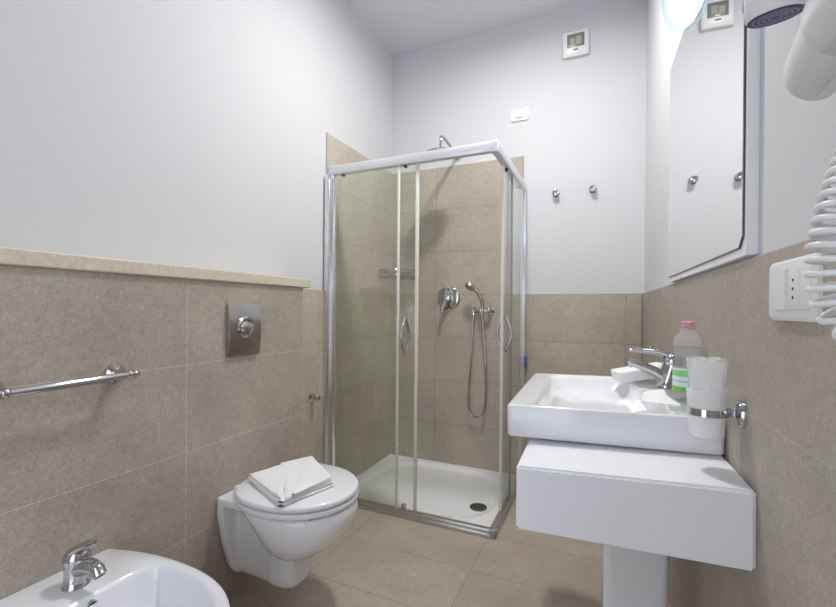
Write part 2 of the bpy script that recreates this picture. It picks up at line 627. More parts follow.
# ================================================================== shower enclosure
t = thing('shower_enclosure', 'square corner shower enclosure with clear glass doors slid partly open', 'shower enclosure', (-0.98, 2.0, 0))
ZT0, ZT1 = 1.857, 1.908
px0 = XL + T + 0.001
MB().box((px0, SY0 - 0.034, 0.03), (px0 + 0.022, SY0 + 0.005, ZT0 - 0.004), 0.004).box((px0, SY0, 0.03), (px0 + 0.042, SY0 + 0.030, ZT0 + 0.02), 0.004).box((px0 + 0.012, SY0 - 0.003, 0.03), (px0 + 0.020, SY0 + 0.005, ZT0), 0.002).build('wall_post', 'alu', t)
MB().box((SX1 - 0.030, YB - T - 0.043, 0.03), (SX1, YB - T - 0.001, ZT0 + 0.02), 0.004).box((SX1 - 0.004, YB - T - 0.030, 0.03), (SX1 + 0.003, YB - T - 0.022, ZT0), 0.002).build('wall_post', 'alu', t)
MB().box((px0, SY0 - 0.004, ZT0), (SX1 - 0.03, SY0 + 0.034, ZT1), 0.006).build('top_rail', 'alu_white', t)
MB().box((SX1 - 0.034, SY0 + 0.03, ZT0), (SX1 + 0.004, YB - T - 0.001, ZT1), 0.006).build('top_rail', 'alu_white', t)
MB().box((SX1 - 0.036, SY0 - 0.006, ZT0 - 0.006), (SX1 + 0.006, SY0 + 0.036, ZT1 + 0.003), 0.008, 3).build('corner_joint', 'alu_white', t)
MB().box((px0, SY0, 0.014), (SX1 - 0.02, SY0 + 0.030, 0.040), 0.005).box((px0, SY0 - 0.006, 0.0), (SX1 - 0.006, SY0 + 0.02, 0.020), 0.003).build('bottom_rail', 'alu_grey', t)
MB().box((SX1 - 0.030, SY0 + 0.02, 0.014), (SX1, YB - T - 0.001, 0.040), 0.005).box((SX1 - 0.02, SY0 + 0.006, 0.0), (SX1 + 0.006, YB - T - 0.001, 0.020), 0.003).build('bottom_rail', 'alu_grey', t)
MB().box((SX1 - 0.024, SY0 - 0.007, 0.0), (SX1 + 0.007, SY0 + 0.024, 0.044), 0.006, 3).build('corner_foot', 'grey_rubber', t)
yf, yd = SY0 + 0.008, SY0 + 0.021        # fixed pane, sliding pane
MB().box((px0 + 0.038, yf - 0.0025, 0.038), (-1.012, yf + 0.0025, ZT0 + 0.002)).build('fixed_pane', 'glass', t, smooth=False)
MB().box((-1.018, yf - 0.006, 0.038), (-1.006, yf + 0.006, ZT0 + 0.002), 0.002).build('pane_edge_seal', 'seal', t)
sl = MB().box((-1.40, yd - 0.0025, 0.042), (-0.912, yd + 0.0025, ZT0)).build('sliding_pane', 'glass', t, smooth=False)
MB().box((-0.917, yd - 0.008, 0.042), (-0.901, yd + 0.007, ZT0), 0.002).build('magnetic_seal', 'seal', sl)
hp = [(-0.975, yd - 0.004, 0.855)] + [(-0.975, yd - 0.004 - 0.042 * math.sin(PI * k / 12), 0.855 + 0.195 * k / 12) for k in range(1, 12)] + [(-0.975, yd - 0.004, 1.05)]
MB().tube(spline(hp, 3), 0.008).build('handle', 'chrome', sl)
MB().tube(spline([(x, 2 * yd - y, z) for x, y, z in hp], 3), 0.008).build('handle', 'chrome', sl)
for xx in (-1.37, -0.98):
    MB().cyl((xx, yd - 0.012, ZT0 - 0.005), (xx, yd + 0.008, ZT0 - 0.005), 0.008, 20, 0.002).build('roller', 'rubber', sl)
MB().box((-0.985, yd - 0.012, 0.040), (-0.962, yd + 0.008, 0.066), 0.004).build('guide', 'chrome', sl)
xf_, xd = SX1 - 0.008, SX1 - 0.021
MB().box((xf_ - 0.0025, 2.375, 0.038), (xf_ + 0.0025, YB - 0.05, ZT0 + 0.002)).build('fixed_pane', 'glass', t, smooth=False)
MB().box((xf_ - 0.006, 2.368, 0.038), (xf_ + 0.006, 2.380, ZT0 + 0.002), 0.002).build('pane_edge_seal', 'grey_rubber', t)
sl2 = MB().box((xd - 0.0025, 2.211, 0.042), (xd + 0.0025, 2.66, ZT0)).build('sliding_pane', 'glass', t, smooth=False)
MB().box((xd - 0.007, 2.200, 0.042), (xd + 0.008, 2.216, ZT0), 0.002).build('magnetic_seal', 'seal', sl2)
hp = [(xd + 0.004, 2.265, 0.875)] + [(xd + 0.004 + 0.034 * math.sin(PI * k / 12), 2.265, 0.875 + 0.19 * k / 12) for k in range(1, 12)] + [(xd + 0.004, 2.265, 1.065)]
MB().tube(spline(hp, 3), 0.008).build('handle', 'chrome', sl2)
MB().tube(spline([(2 * xd - x, y, z) for x, y, z in hp], 3), 0.008).build('handle', 'chrome', sl2)
for yy in (2.265, 2.61):
    MB().cyl((xd - 0.008, yy, ZT0 - 0.008), (xd + 0.012, yy, ZT0 - 0.008), 0.009, 20, 0.002).build('roller', 'rubber', sl2)
MB().box((SX1 - 0.002, YB - T - 0.030, 0.73), (SX1 + 0.014, YB - T - 0.008, 0.80), 0.003).build('post_clip', 'blue', t, label='small blue plastic clip')

# ================================================================== overhead shower
YT = YB - T
t = thing('overhead_shower', 'chrome overhead shower disc on a wall arm above the enclosure', 'shower head', (-0.955, YT, 2.15))
MB().lathe((-0.955, YT, 2.165), (0, -1, 0), [(0.028, 0), (0.028, 0.004), (0.018, 0.014), (0.011, 0.02)]).build('rosette', 'chrome', t)
pts = spline([(-0.955, YT - 0.005, 2.165), (-0.953, 2.66, 2.172), (-0.950, 2.53, 2.180), (-0.950, 2.475, 2.178), (-0.950, 2.450, 2.152), (-0.950, 2.448, 2.080)], 10)
MB().tube(pts, 0.0095).build('arm', 'chrome', t)
MB().lathe((-0.950, 2.448, 2.084), (0, 0, -1), [(0.012, 0), (0.016, 0.008), (0.030, 0.014), (0.098, 0.020), (0.100, 0.024), (0.098, 0.029), (0.09, 0.030)], 56).build('head', 'chrome', t)
hd = MB().lathe((-0.950, 2.448, 2.0545), (0, 0, -1), [(0.088, 0), (0.086, 0.002), (0.01, 0.0025)], 48).build('spray_face', 'grey_rubber', t)

# ================================================================== shower mixer
t = thing('shower_mixer', 'round chrome shower mixer with a lever on the tiled shower wall', 'shower mixer', (-1.012, YT, 1.178))
MB().lathe((-1.012, YT, 1.178), (0, -1, 0), [(0.084, 0), (0.084, 0.004), (0.080, 0.009), (0.070, 0.012), (0.034, 0.014), (0.033, 0.03)], 48).build('plate', 'chrome', t)
lv = MB().lathe((-1.012, YT - 0.014, 1.178), (0, -1, 0), [(0.030, 0), (0.030, 0.035), (0.026, 0.046), (0.012, 0.050)], 36)
lv.build('knob', 'chrome', t)
MB().tube(spline([(-1.012, YT - 0.048, 1.185), (-1.018, YT - 0.062, 1.160), (-1.028, YT - 0.075, 1.120), (-1.036, YT - 0.082, 1.075)], 6), [0.023 - 0.0005 * k for k in range(19)], flat=0.6).build('lever', 'chrome', t)
MB().cyl((-1.012, YT - 0.011, 1.236), (-1.012, YT - 0.0145, 1.236), 0.010, 16).build('temperature_dot', 'blue', t)

# ================================================================== hand shower
t = thing('hand_shower', 'chrome hand shower in its wall bracket with a looping hose', 'hand shower', (-0.76, YT, 1.09))
MB().lathe((-0.735, YT, 1.092), (0, -1, 0), [(0.026, 0), (0.026, 0.004), (0.016, 0.012), (0.012, 0.05), (0.012, 0.06)]).sphere((-0.735, YT - 0.05, 1.092), 0.016).tube(
    [(-0.735, YT - 0.05, 1.092), (-0.77, YT - 0.055, 1.092), (-0.80, YT - 0.055, 1.092)], 0.011).cyl((-0.790, YT - 0.055, 1.075), (-0.790, YT - 0.055, 1.108), 0.017, 24, 0.003).build('bracket', 'chrome', t)
MB().lathe((-0.838, YT, 1.086), (0, -1, 0), [(0.024, 0), (0.024, 0.004), (0.014, 0.014), (0.012, 0.04), (0.014, 0.042), (0.014, 0.05)]).build('hose_outlet', 'chrome', t)
MB().tube(spline([(-0.782, YT - 0.055, 1.060), (-0.778, YT - 0.057, 1.105), (-0.782, YT - 0.064, 1.160), (-0.806, YT - 0.078, 1.215), (-0.845, YT - 0.094, 1.245)], 7),
          [0.0105 + 0.00018 * k for k in range(29)]).build('handset', 'chrome', t)
ax = Vector((-0.42, -0.55, -0.72)).normalized()
hd = MB().lathe(Vector((-0.852, YT - 0.094, 1.252)) - ax * 0.016, ax, [(0.006, 0), (0.028, 0.006), (0.036, 0.016), (0.036, 0.026), (0.032, 0.030)], 36).build('spray_head', 'chrome', t)
MB().lathe(Vector((-0.852, YT - 0.094, 1.252)) + ax * 0.013, ax, [(0.030, 0), (0.029, 0.0025), (0.004, 0.003)], 30).build('spray_face', 'grey_rubber', hd)
hose = spline([(-0.838, YT - 0.046, 1.078), (-0.842, YT - 0.05, 1.03), (-0.850, YT - 0.05, 0.88), (-0.862, YT - 0.048, 0.68), (-0.872, YT - 0.046, 0.52), (-0.868, YT - 0.045, 0.435),
               (-0.840, YT - 0.044, 0.385), (-0.806, YT - 0.044, 0.378), (-0.772, YT - 0.045, 0.408), (-0.755, YT - 0.047, 0.50), (-0.752, YT - 0.05, 0.68), (-0.762, YT - 0.053, 0.88),
               (-0.776, YT - 0.055, 1.02), (-0.782, YT - 0.055, 1.065)], 16)
rr = [0.0078 if k % 2 else 0.0068 for k in range(len(hose))]
MB().tube(hose, rr, 12).build('hose', 'chrome', t)
t.location.x += 0.024

# ================================================================== corner basket
t = thing('soap_basket', 'small chrome wire soap basket in the far shower corner', 'soap basket', (XL + 0.1, YT - 0.1, 1.35))
bx, by, bz = XL + T + 0.004, YT - 0.004, 1.372
g = MB()
for dz in (0, -0.035):
    arc = [(bx + 0.005, by - 0.205, bz + dz)] + [(bx + 0.03 + 0.175 * math.sin(rad(a)), by - 0.03 - 0.175 * math.cos(rad(a)), bz + dz) for a in range(0, 91, 10)] + [(bx + 0.205, by - 0.005, bz + dz)]
    g.tube([(bx + 0.004, by - 0.004, bz + dz)] + arc + [(bx + 0.004, by - 0.004, bz + dz)], 0.0034, 8)
g.build('rim', 'dark_chrome', t)
g = MB()
for k in range(9):
    q = 0.02 + 0.02 * k
    L_ = math.sqrt(max(0.0, 0.205 ** 2 - q ** 2))
    g.tube([(bx + q, by - 0.003, bz - 0.035), (bx + q, by - L_, bz - 0.035)], 0.002, 6)
for k in range(6):
    a = rad(90 * k / 5)
    x_, y_ = bx + 0.005 + 0.198 * math.sin(a), by - 0.005 - 0.198 * math.cos(a)
    g.tube([(x_, y_, bz - 0.035), (x_, y_, bz)], 0.002, 6)
g.build('wire_floor', 'dark_chrome', t)

# ================================================================== back wall fittings
t = thing('thermostat', 'square white thermostat with a small grey display high on the wall', 'thermostat', (-0.190, YB, 2.755))
MB().box((-0.268, YB - 0.028, 2.678), (-0.112, YB, 2.832), 0.010, 3).box((-0.264, YB - 0.033, 2.690), (-0.116, YB - 0.02, 2.828), 0.006).build('housing', 'plastic', t)
s = MB().box((-0.240, YB - 0.0345, 2.728), (-0.140, YB - 0.030, 2.810), 0.001).build('screen', 'lcd', t)
MB().box((-0.222, YB - 0.036, 2.742), (-0.194, YB - 0.034, 2.784)).box((-0.188, YB - 0.036, 2.742), (-0.158, YB - 0.034, 2.790)).build('readout', 'lcd_light', s, smooth=False)
MB().box((-0.206, YB - 0.034, 2.708), (-0.176, YB - 0.0325, 2.717), 0.001).build('print', 'ink', t, smooth=False)
t.location.z -= 0.012

t = thing('switch_plate', 'small white blank wall plate beside the shower, well below the thermostat', 'wall plate', (-0.531, YB, 2.37))
MB().box((-0.588, YB - 0.010, 2.332), (-0.474, YB, 2.410), 0.004).build('plate', 'plastic', t)
MB().box((-0.556, YB - 0.016, 2.350), (-0.506, YB - 0.008, 2.392), 0.003).build('button', 'plastic', t)


def robe_hook(x, z, lab):
    h = thing('robe_hook', lab, 'hook', (x, YB, z), group='chrome robe hooks on the back wall')
    MB().lathe((x, YB, z), (0, -1, 0), [(0.022, 0), (0.022, 0.004), (0.016, 0.010), (0.008, 0.014), (0.008, 0.022)]).build('rosette', 'chrome', h)
    MB().lathe((x, YB - 0.018, z), (0, -1, 0), [(0.008, 0), (0.010, 0.008), (0.019, 0.014), (0.021, 0.020), (0.017, 0.026), (0.006, 0.029)]).build('knob', 'chrome', h)


robe_hook(-0.301, 1.833, 'round chrome robe hook nearer the shower enclosure')
robe_hook(-0.085, 1.836, 'round chrome robe hook nearer the right wall corner')

# ================================================================== left wall fittings
t = thing('flush_plate', 'square dark chrome flush plate on the tiles above the toilet', 'flush plate', (XH, 1.245, 1.012))
fy0, fy1, fz0, fz1 = 1.162, 1.318, 0.912, 1.112
g = MB()
prof = []
for k in range(13):                         # slightly domed from top to bottom
    z = fz0 + (fz1 - fz0) * k / 12
    q = (k / 12 - 0.5) * 2
    prof.append((XH + 0.012 + 0.010 * (1 - q * q), z))
lo = [[(XH, y, fz0), *[(x, y, z) for x, z in prof], (XH, y, fz1)] for y in (fy0, fy1)]
g.loft(lo)
g.build('plate', 'dark_chrome', t, angle=30)
b = MB().lathe((XH + 0.020, 1.236, 1.022), (1, 0, 0), [(0.042, 0), (0.042, 0.004), (0.034, 0.008), (0.030, 0.006)], 40).build('button_ring', 'chrome', t)
MB().lathe((XH + 0.022, 1.236, 1.016), (1, 0, 0), [(0.030, 0), (0.028, 0.007), (0.018, 0.011), (0.006, 0.012)], 36).build('button', 'chrome', t)

t = thing('towel_rail', 'straight chrome towel rail on the left wall above the bidet', 'towel rail', (XH, 0.65, 0.90))
bxr = XH + 0.060
MB().tube([(bxr, 0.500, 0.896), (bxr, 0.775, 0.901)], 0.0105, 18).build('bar', 'chrome', t)
for yy, zz in ((0.772, 0.902), (0.497, 0.896)):
    p = MB().lathe((XH, yy - 0.006, zz), (1, 0, 0), [(0.029, 0), (0.029, 0.005), (0.025, 0.012), (0.015, 0.017), (0.0115, 0.022), (0.0115, 0.05)]).sphere((bxr, yy, zz), 0.0135).build('post', 'chrome', t)
    d = 1 if yy > 0.6 else -1
    MB().sphere((bxr, yy + d * 0.016, zz), 0.0125, 1, 1.2, 1).build('end_cap', 'chrome', p)

t = thing('angle_valve', 'small chrome angle valve on the tiles beside the shower post', 'valve', (XL + T, 1.86, 0.617))
MB().lathe((XL + T, 1.86, 0.617), (1, 0, 0), [(0.026, 0), (0.026, 0.003), (0.014, 0.008), (0.010, 0.010), (0.010, 0.03)]).build('rosette', 'chrome', t)
MB().lathe((XL + T + 0.028, 1.86, 0.617), (1, 0, 0), [(0.014, 0), (0.018, 0.004), (0.018, 0.018), (0.014, 0.022), (0.006, 0.023)]).build('knob', 'dark_chrome', t)

# ================================================================== toilet
YC = 1.257
t = thing('wall_hung_toilet', 'white wall hung toilet with closed lid below the flush plate', 'toilet', (XH, YC, 0))
g = MB()
# bowl
sec = [(0.398, -0.826, 0.172, -1.235), (0.390, -0.817, 0.181, -1.240), (0.372, -0.815, 0.184, -1.225), (0.345, -0.820, 0.182, -1.190), (0.315, -0.834, 0.176, -1.160),
       (0.285, -0.855, 0.166, -1.135), (0.258, -0.882, 0.151, -1.110), (0.236, -0.912, 0.130, -1.085), (0.222, -0.945, 0.105, -1.065), (0.214, -0.98, 0.07, -1.04)]
g.loft([d_loop(xr, xf, YC, hw, z, 0.45, 2.3, 2.1) for z, xf, hw, xr in sec])
# rear plate against the wall
lo = []
for x, s in ((XH + 0.001, 1.0), (XH + 0.030, 1.0), (XH + 0.036, 0.985)):
    lo.append([(x, YC + yy * s, z) for yy, z in
               ((-0.136, 0.398), (-0.137, 0.33), (-0.117, 0.22), (-0.088, 0.12), (-0.068, 0.086), (-0.050, 0.076), (0.050, 0.076), (0.068, 0.086), (0.088, 0.12), (0.117, 0.22), (0.137, 0.33), (0.136, 0.398))])
g.loft(lo)
# top shelf from the wall to the bowl
g.loft([rrect(XH + 0.002, -1.02, YC - 0.137, YC + 0.137, 0.02, z) for z in (0.362, 0.398)])
# body and trap below
lo = []
for x, hw, zb, zt in ((XH + 0.002, 0.072, 0.078, 0.385), (-1.25, 0.068, 0.075, 0.385), (-1.18, 0.064, 0.072, 0.37), (-1.135, 0.068, 0.070, 0.35), (-1.10, 0.077, 0.069, 0.33), (-1.06, 0.075, 0.070, 0.29), (-1.030, 0.062, 0.078, 0.27), (-1.018, 0.048, 0.09, 0.25)):
    r = rrect(-hw, hw, zb, zt, min(0.045, hw * 0.6), 0, 6)
    lo.append([(x, YC + p[0], p[1]) for p in r])
g.loft(lo)
bowl = g.build('bowl', 'ceramic', t)
md = bowl.modifiers.new('fuse', 'REMESH')
md.mode = 'VOXEL'
md.voxel_size = 0.006
md.use_smooth_shade = True
md = bowl.modifiers.new('soften', 'SMOOTH')
md.factor = 0.5
md.iterations = 8


def slab(loopf, zs):
    """A rounded plate: loopf(inset, z)."""
    z0, z1, r = zs
    st = [(r, z0), (r * 0.3, z0 + r * 0.3), (0, z0 + r)]
    en = [(0, z1 - r), (r * 0.12, z1 - r * 0.55), (r * 0.4, z1 - r * 0.2), (r, z1)]
    st = [(0.004, z0), (0.001, z0 + 0.001), (0, z0 + 0.003)]
    return [loopf(i, z) for i, z in st + en]


g = MB().loft(slab(lambda i, z: d_loop(-1.243 + i, -0.815 - i, YC, 0.198 - i, z, 0.46, 2.6, 2.05), (0.4065, 0.4235, 0.004)))
seat = g.build('seat', 'seat', t)
g = MB().loft(slab(lambda i, z: d_loop(-1.246 + i, -0.8145 - i, YC, 0.1985 - i, z, 0.46, 2.6, 2.05), (0.4305, 0.450, 0.009)))
lid = g.build('lid', 'seat', t)
for yy in (-0.075, 0.075):
    MB().cyl((-1.258, YC + yy - 0.02, 0.420), (-1.258, YC + yy + 0.02, 0.420), 0.012, 20, 0.003).box((-1.270, YC + yy - 0.018, 0.398), (-1.246, YC + yy + 0.018, 0.420), 0.003).build('hinge', 'seat', t)
MB().box((-0.894, YC - 0.143, 0.397), (-0.886, YC - 0.133, 0.4075), 0.002).build('bumper', 'plastic', seat)

# ================================================================== towel on the lid
ZL = 0.4505
t = thing('folded_towel', 'small white folded towel lying on the closed toilet lid', 'towel', (-1.10, 1.30, ZL))
L, TP, RT, BT = Vector((-1.218, 1.180, 0)), Vector((-1.135, 1.438, 0)), Vector((-0.898, 1.280, 0)), Vector((-0.956, 1.062, 0))


def cloth(poly, z0, th, wob=0.002, seed=1, inset=0.012, n=14, lift=None):
    """A soft slab over a quadrilateral, edges rounded and slightly wavy."""
    rnd = random.Random(seed)
    ph = [rnd.uniform(0, 6) for _ in range(6)]
    P = [Vector(p) for p in poly]

    def at(u, v):
        p = (P[0] * (1 - u) + P[3] * u) * (1 - v) + (P[1] * (1 - u) + P[2] * u) * v
        return p

    t_ = bmesh.new()
    top, bot = [], []
    for j in range(n + 1):
        rt, rb = [], []
        for i in range(n + 1):
            u, v = i / n, j / n
            p = at(u, v)
            e = min(u, 1 - u, v, 1 - v) * 0.26
            k = min(e / inset, 1)
            k = math.sqrt(max(0, 1 - (1 - k) ** 2))
            wv = wob * (math.sin(9 * u + ph[0]) * math.sin(7 * v + ph[1]) + 0.6 * math.sin(17 * v + ph[2] + 5 * u))
            lf = lift(u, v) if lift else 0
            zt = z0 + th * (0.5 + 0.5 * k) + wv * k + lf
            zb = z0 + th * (0.5 - 0.5 * k) + lf
            rt.append(t_.verts.new((p.x, p.y, zt)))
            rb.append(t_.verts.new((p.x, p.y, zb)))
        top.append(rt)
        bot.append(rb)
    for j in range(n):
        for i in range(n):
            t_.faces.new((top[j][i], top[j][i + 1], top[j + 1][i + 1], top[j + 1][i]))
            t_.faces.new((bot[j][i], bot[j + 1][i], bot[j + 1][i + 1], bot[j][i + 1]))
    bmesh.ops.remove_doubles(t_, verts=t_.verts, dist=0.0004)
    return t_


g = MB()
g.merge(cloth([L + Vector((0.004, 0.002, 0)), TP, RT, BT], ZL, 0.011, 0.0008, 1))
g.merge(cloth([L, TP + Vector((0.004, -0.004, 0)), RT + Vector((-0.004, 0.004, 0)), BT + Vector((-0.003, 0.004, 0))], ZL + 0.0105, 0.011, 0.001, 2))
g.build('folded_layers', 'towel', t, angle=80)
mid0 = L * 0.42 + TP * 0.58
g = MB()
g.merge(cloth([L + Vector((0.006, 0.003, 0)), mid0, mid0 * 0.35 + BT * 0.65 + Vector((0.01, 0.0, 0)), BT + Vector((-0.006, 0.010, 0))], ZL + 0.021, 0.011, 0.0015, 3))
g.build('rolled_fold', 'towel', t, angle=80)
g = MB()
g.merge(cloth([mid0 * 0.86 + L * 0.14, TP + Vector((0.000, -0.002, 0)), RT * 0.97 + L * 0.03, BT + Vector((0.012, 0.016, 0))], ZL + 0.022, 0.008, 0.0015, 4,
              lift=lambda u, v: 0.007 * (1 - u) * (1 - v)))
g.build('corner_flap', 'towel', t, angle=80)
g = MB()
a0, a1 = TP + Vector((0.012, -0.010, 0)), BT + Vector((0.020, 0.030, 0))
g.merge(cloth([a0, TP + Vector((0.016, -0.012, 0)), RT + Vector((-0.012, 0.0, 0)), a1], ZL + 0.0305, 0.006, 0.0012, 5))
g.build('diagonal_flap', 'towel', t, angle=80)

# ================================================================== bidet
BYC = 0.60
t = thing('bidet', 'white wall hung bidet in the near left corner under the towel rail', 'bidet', (XH, BYC, 0))
BZ = 0.396


def bidet_outline(i, z):
    xr, x0, xf, hr, hw = XH + 0.001, -1.06, -0.742 - i, 0.160 - i * 0.75, 0.203 - i * 0.75
    half = []
    for k in range(25):
        a = 0.5 * PI * k / 24
        half.append((x0 + (xf - x0) * spow(math.cos(a), 2 / 2.2), hw * spow(math.sin(a), 2 / 2.2)))
    for k in range(1, 13):
        u = k / 12
        half.append((x0 + (xr - x0) * u, hw - (hw - hr) * u ** 2.2))
    return [(x, BYC + y, z) for x, y in half] + [(x, BYC - y, z) for x, y in reversed(half[1:])]


def bidet_inner(i, z):
    xr, x0, xf, hr, hw = -1.140 + i, -1.04, -0.779 - i * 0.9, 0.154 - i * 0.8, 0.170 - i * 0.8
    half = []
    for k in range(25):
        a = 0.5 * PI * k / 24
        half.append((x0 + (xf - x0) * spow(math.cos(a), 2 / 2.2), hw * spow(math.sin(a), 2 / 2.2)))
    for k in range(1, 13):
        a = 0.5 * PI * k / 12
        half.append((x0 + (xr - x0) * spow(math.sin(a), 2 / 5.0), hr * spow(math.cos(a), 2 / 5.0) + (hw - hr) * (1 - k / 12) ** 0.7 * spow(math.cos(a), 0.4)))
    return [(x, BYC + y, z) for x, y in half] + [(x, BYC - y, z) for x, y in reversed(half[1:])]


ih, oh = bidet_inner, bidet_outline
loops = [oh(0.25, 0.10), oh(0.20, 0.14), oh(0.11, 0.22), oh(0.05, 0.29), oh(0.012, 0.345), oh(0.0, 0.372), oh(0.001, BZ - 0.010), oh(0.004, BZ - 0.004), oh(0.012, BZ),
         ih(-0.008, BZ), ih(-0.002, BZ - 0.003), ih(0.004, BZ - 0.012), ih(0.012, BZ - 0.045), ih(0.026, BZ - 0.085), ih(0.060, BZ - 0.115), ih(0.11, BZ - 0.125)]
MB().loft(loops).build('bowl', 'ceramic', t, angle=60)
MB().lathe((-1.1345, BYC + 0.014, BZ - 0.024), (1, 0, -0.18), [(0.0125, -0.004), (0.0125, 0.0008), (0.010, 0.0012), (0.0095, -0.003)], 24).build('overflow_ring', 'chrome', t)
MB().lathe((-1.1342, BYC + 0.014, BZ - 0.024), (1, 0, -0.18), [(0.010, -0.006), (0.010, 0.0006)], 24).build('overflow_hole', 'hole', t)

TX, TY = -1.216, 0.622
t = thing('bidet_tap', 'chrome single lever tap on the rear rim of the bidet', 'tap', (TX, TY, BZ))
MB().lathe((TX, TY, BZ), (0.05, 0, 1), [(0.030, 0), (0.030, 0.006), (0.0275, 0.010), (0.026, 0.035), (0.027, 0.062)]).tube(
    spline([(TX, TY, BZ + 0.040), (TX + 0.040, TY + 0.002, BZ + 0.056), (TX + 0.076, TY + 0.004, BZ + 0.058)], 6), [0.024 - 0.0007 * k for k in range(13)]).build('body', 'chrome', t)
NZ = Vector((TX + 0.074, TY + 0.004, BZ + 0.062))
MB().lathe(NZ, (0.62, 0.03, -0.78), [(0.0135, 0), (0.0155, 0.004), (0.0155, 0.024), (0.0135, 0.026)]).build('nozzle', 'chrome', t)
MB().lathe(NZ + Vector((0.62, 0.03, -0.78)) * 0.0255, (0.62, 0.03, -0.78), [(0.0115, 0), (0.0115, 0.0012)], 20).build('nozzle_screen', 'hole', t)
MB().sphere((TX + 0.003, TY, BZ + 0.070), 0.0295, 1, 1, 0.95).tube(
    spline([(TX - 0.004, TY, BZ + 0.080), (TX + 0.020, TY + 0.002, BZ + 0.098), (TX + 0.042, TY + 0.004, BZ + 0.109), (TX + 0.056, TY + 0.005, BZ + 0.111)], 6), [0.026 - 0.0007 * k for k in range(18)] + [0.010],
    flat=0.55).build('lever', 'chrome', t)

# ================================================================== washbasin group (right wall frame)
BY0, BY1 = -1.654, -1.035


def hang(loop):
    """The basin hangs a little low at its free end."""
    return [(x, y, z + 0.004 + 0.0245 * x) for x, y, z in loop]


t = thing('washbasin', 'white rectangular ceramic washbasin on the right wall', 'washbasin', (0, -1.34, 0.77), 'R')
zt, zb = 0.853, 0.7675
ou = lambda i, z: rrect(-0.490 + i, -0.001, BY0 + i, BY1 - i, 0.014, z, 7)
inn = lambda i, z: rrect(-0.420 + i, -0.150 - i * 0.6, -1.630 + i, -1.080 - i, 0.050, z, 7)
MB().loft([hang(q) for q in [ou(0.008, zb), ou(0.003, zb + 0.002), ou(0.001, zb + 0.006), ou(0.0, zt - 0.006), ou(0.0015, zt - 0.0025), ou(0.004, zt - 0.0005), ou(0.008, zt),
           inn(-0.010, zt - 0.0005), inn(-0.002, zt - 0.003), inn(0.006, zt - 0.012), inn(0.022, zt - 0.036), inn(0.050, zt - 0.050), inn(0.10, zt - 0.055)]]).build('bowl', 'ceramic', t, angle=60)

VY0 = -1.843
MB().prism([(-0.001, VY0, 0.620), (-0.001, VY0, 0.7695), (-0.434, VY0, 0.753), (-0.434, VY0, 0.613)], (0, 0.80, 0), 0.0055).build(
    'basin_shelf', 'lacquer', base=(0, -1.44, 0.62), frame='R', label='white box shelf mounted on the right wall under the washbasin', cat='shelf')

t = thing('pedestal', 'white ceramic half pedestal standing on the floor under the box shelf', 'pedestal', (-0.165, -1.34, 0), 'R')
lo = []
for z, i in ((0.0, 0.0), (0.05, 0.004), (0.25, 0.008), (0.45, 0.004), (0.575, 0.0), (0.592, -0.006), (0.611, -0.006)):
    lo.append(rrect(-0.250 + i, -0.064 - i, -1.432 + i, -1.250 - i, 0.024, z, 6))
MB().loft(lo).build('column', 'ceramic', t, angle=50)

t = thing('basin_tap', 'chrome single lever tap on the washbasin deck', 'tap', (-0.06, -1.25, 0.853), 'R')
MB().lathe((-0.060, -1.25, zt - 0.001), (0.24, 0, 1), [(0.031, 0), (0.031, 0.006), (0.028, 0.011), (0.0265, 0.05), (0.028, 0.075)]).tube(
    spline([(-0.058, -1.25, 0.878), (-0.095, -1.25, 0.902), (-0.135, -1.25, 0.918), (-0.168, -1.25, 0.929)], 6), [0.0215 - 0.00045 * k for k in range(19)], flat=0.85).build('body', 'chrome', t)
MB().cyl((-0.161, -1.25, 0.929), (-0.166, -1.25, 0.911), 0.0105, 20, 0.002).build('nozzle', 'chrome', t)
MB().sphere((-0.043, -1.25, 0.936), 0.030, 1, 1, 0.9).tube(
    spline([(-0.038, -1.25, 0.946), (-0.075, -1.25, 0.962), (-0.120, -1.25, 0.966), (-0.166, -1.25, 0.966)], 6), [0.019, 0.0185, 0.018, 0.0175, 0.017, 0.0165, 0.016, 0.0155, 0.015, 0.0145, 0.014, 0.0135, 0.013, 0.0125, 0.012, 0.0115, 0.011, 0.010, 0.008],
    flat=0.6).build('lever', 'chrome', t)
MB().cyl((-0.104, -1.25, 0.966), (-0.104, -1.25, 0.982), 0.0055, 14, 0.002).build('lever_stud', 'chrome', t)
t.location.z += 0.0035

# soap packets lying by the tap
rot = Matrix.Rotation(rad(-12), 3, 'Y') @ Matrix.Rotation(rad(9), 3, 'Z')
MB().box((-0.205, -1.216, 0.868), (-0.045, -1.090, 0.904), 0.005, 2, rot).build('tissue_packet', 'paper', base=(-0.13, -1.18, 0.87), frame='R',
     label='flat white folded packet leaning behind the basin tap', cat='packet')
g = MB()
P0 = [(-0.155, -1.50, zt), (-0.135, -1.36, zt), (-0.070, -1.330, zt), (-0.078, -1.42, zt), (-0.062, -1.535, zt)]
top = [(-0.138, -1.475, zt + 0.005), (-0.122, -1.375, zt + 0.010), (-0.080, -1.350, zt + 0.012), (-0.086, -1.42, zt + 0.009), (-0.074, -1.50, zt + 0.006)]
g.loft([P0, top])
g.build('soap_packet', 'paper', base=(-0.09, -1.38, zt), frame='R', label='small crumpled white soap packet lying between basin tap and bottle', cat='packet', angle=20)

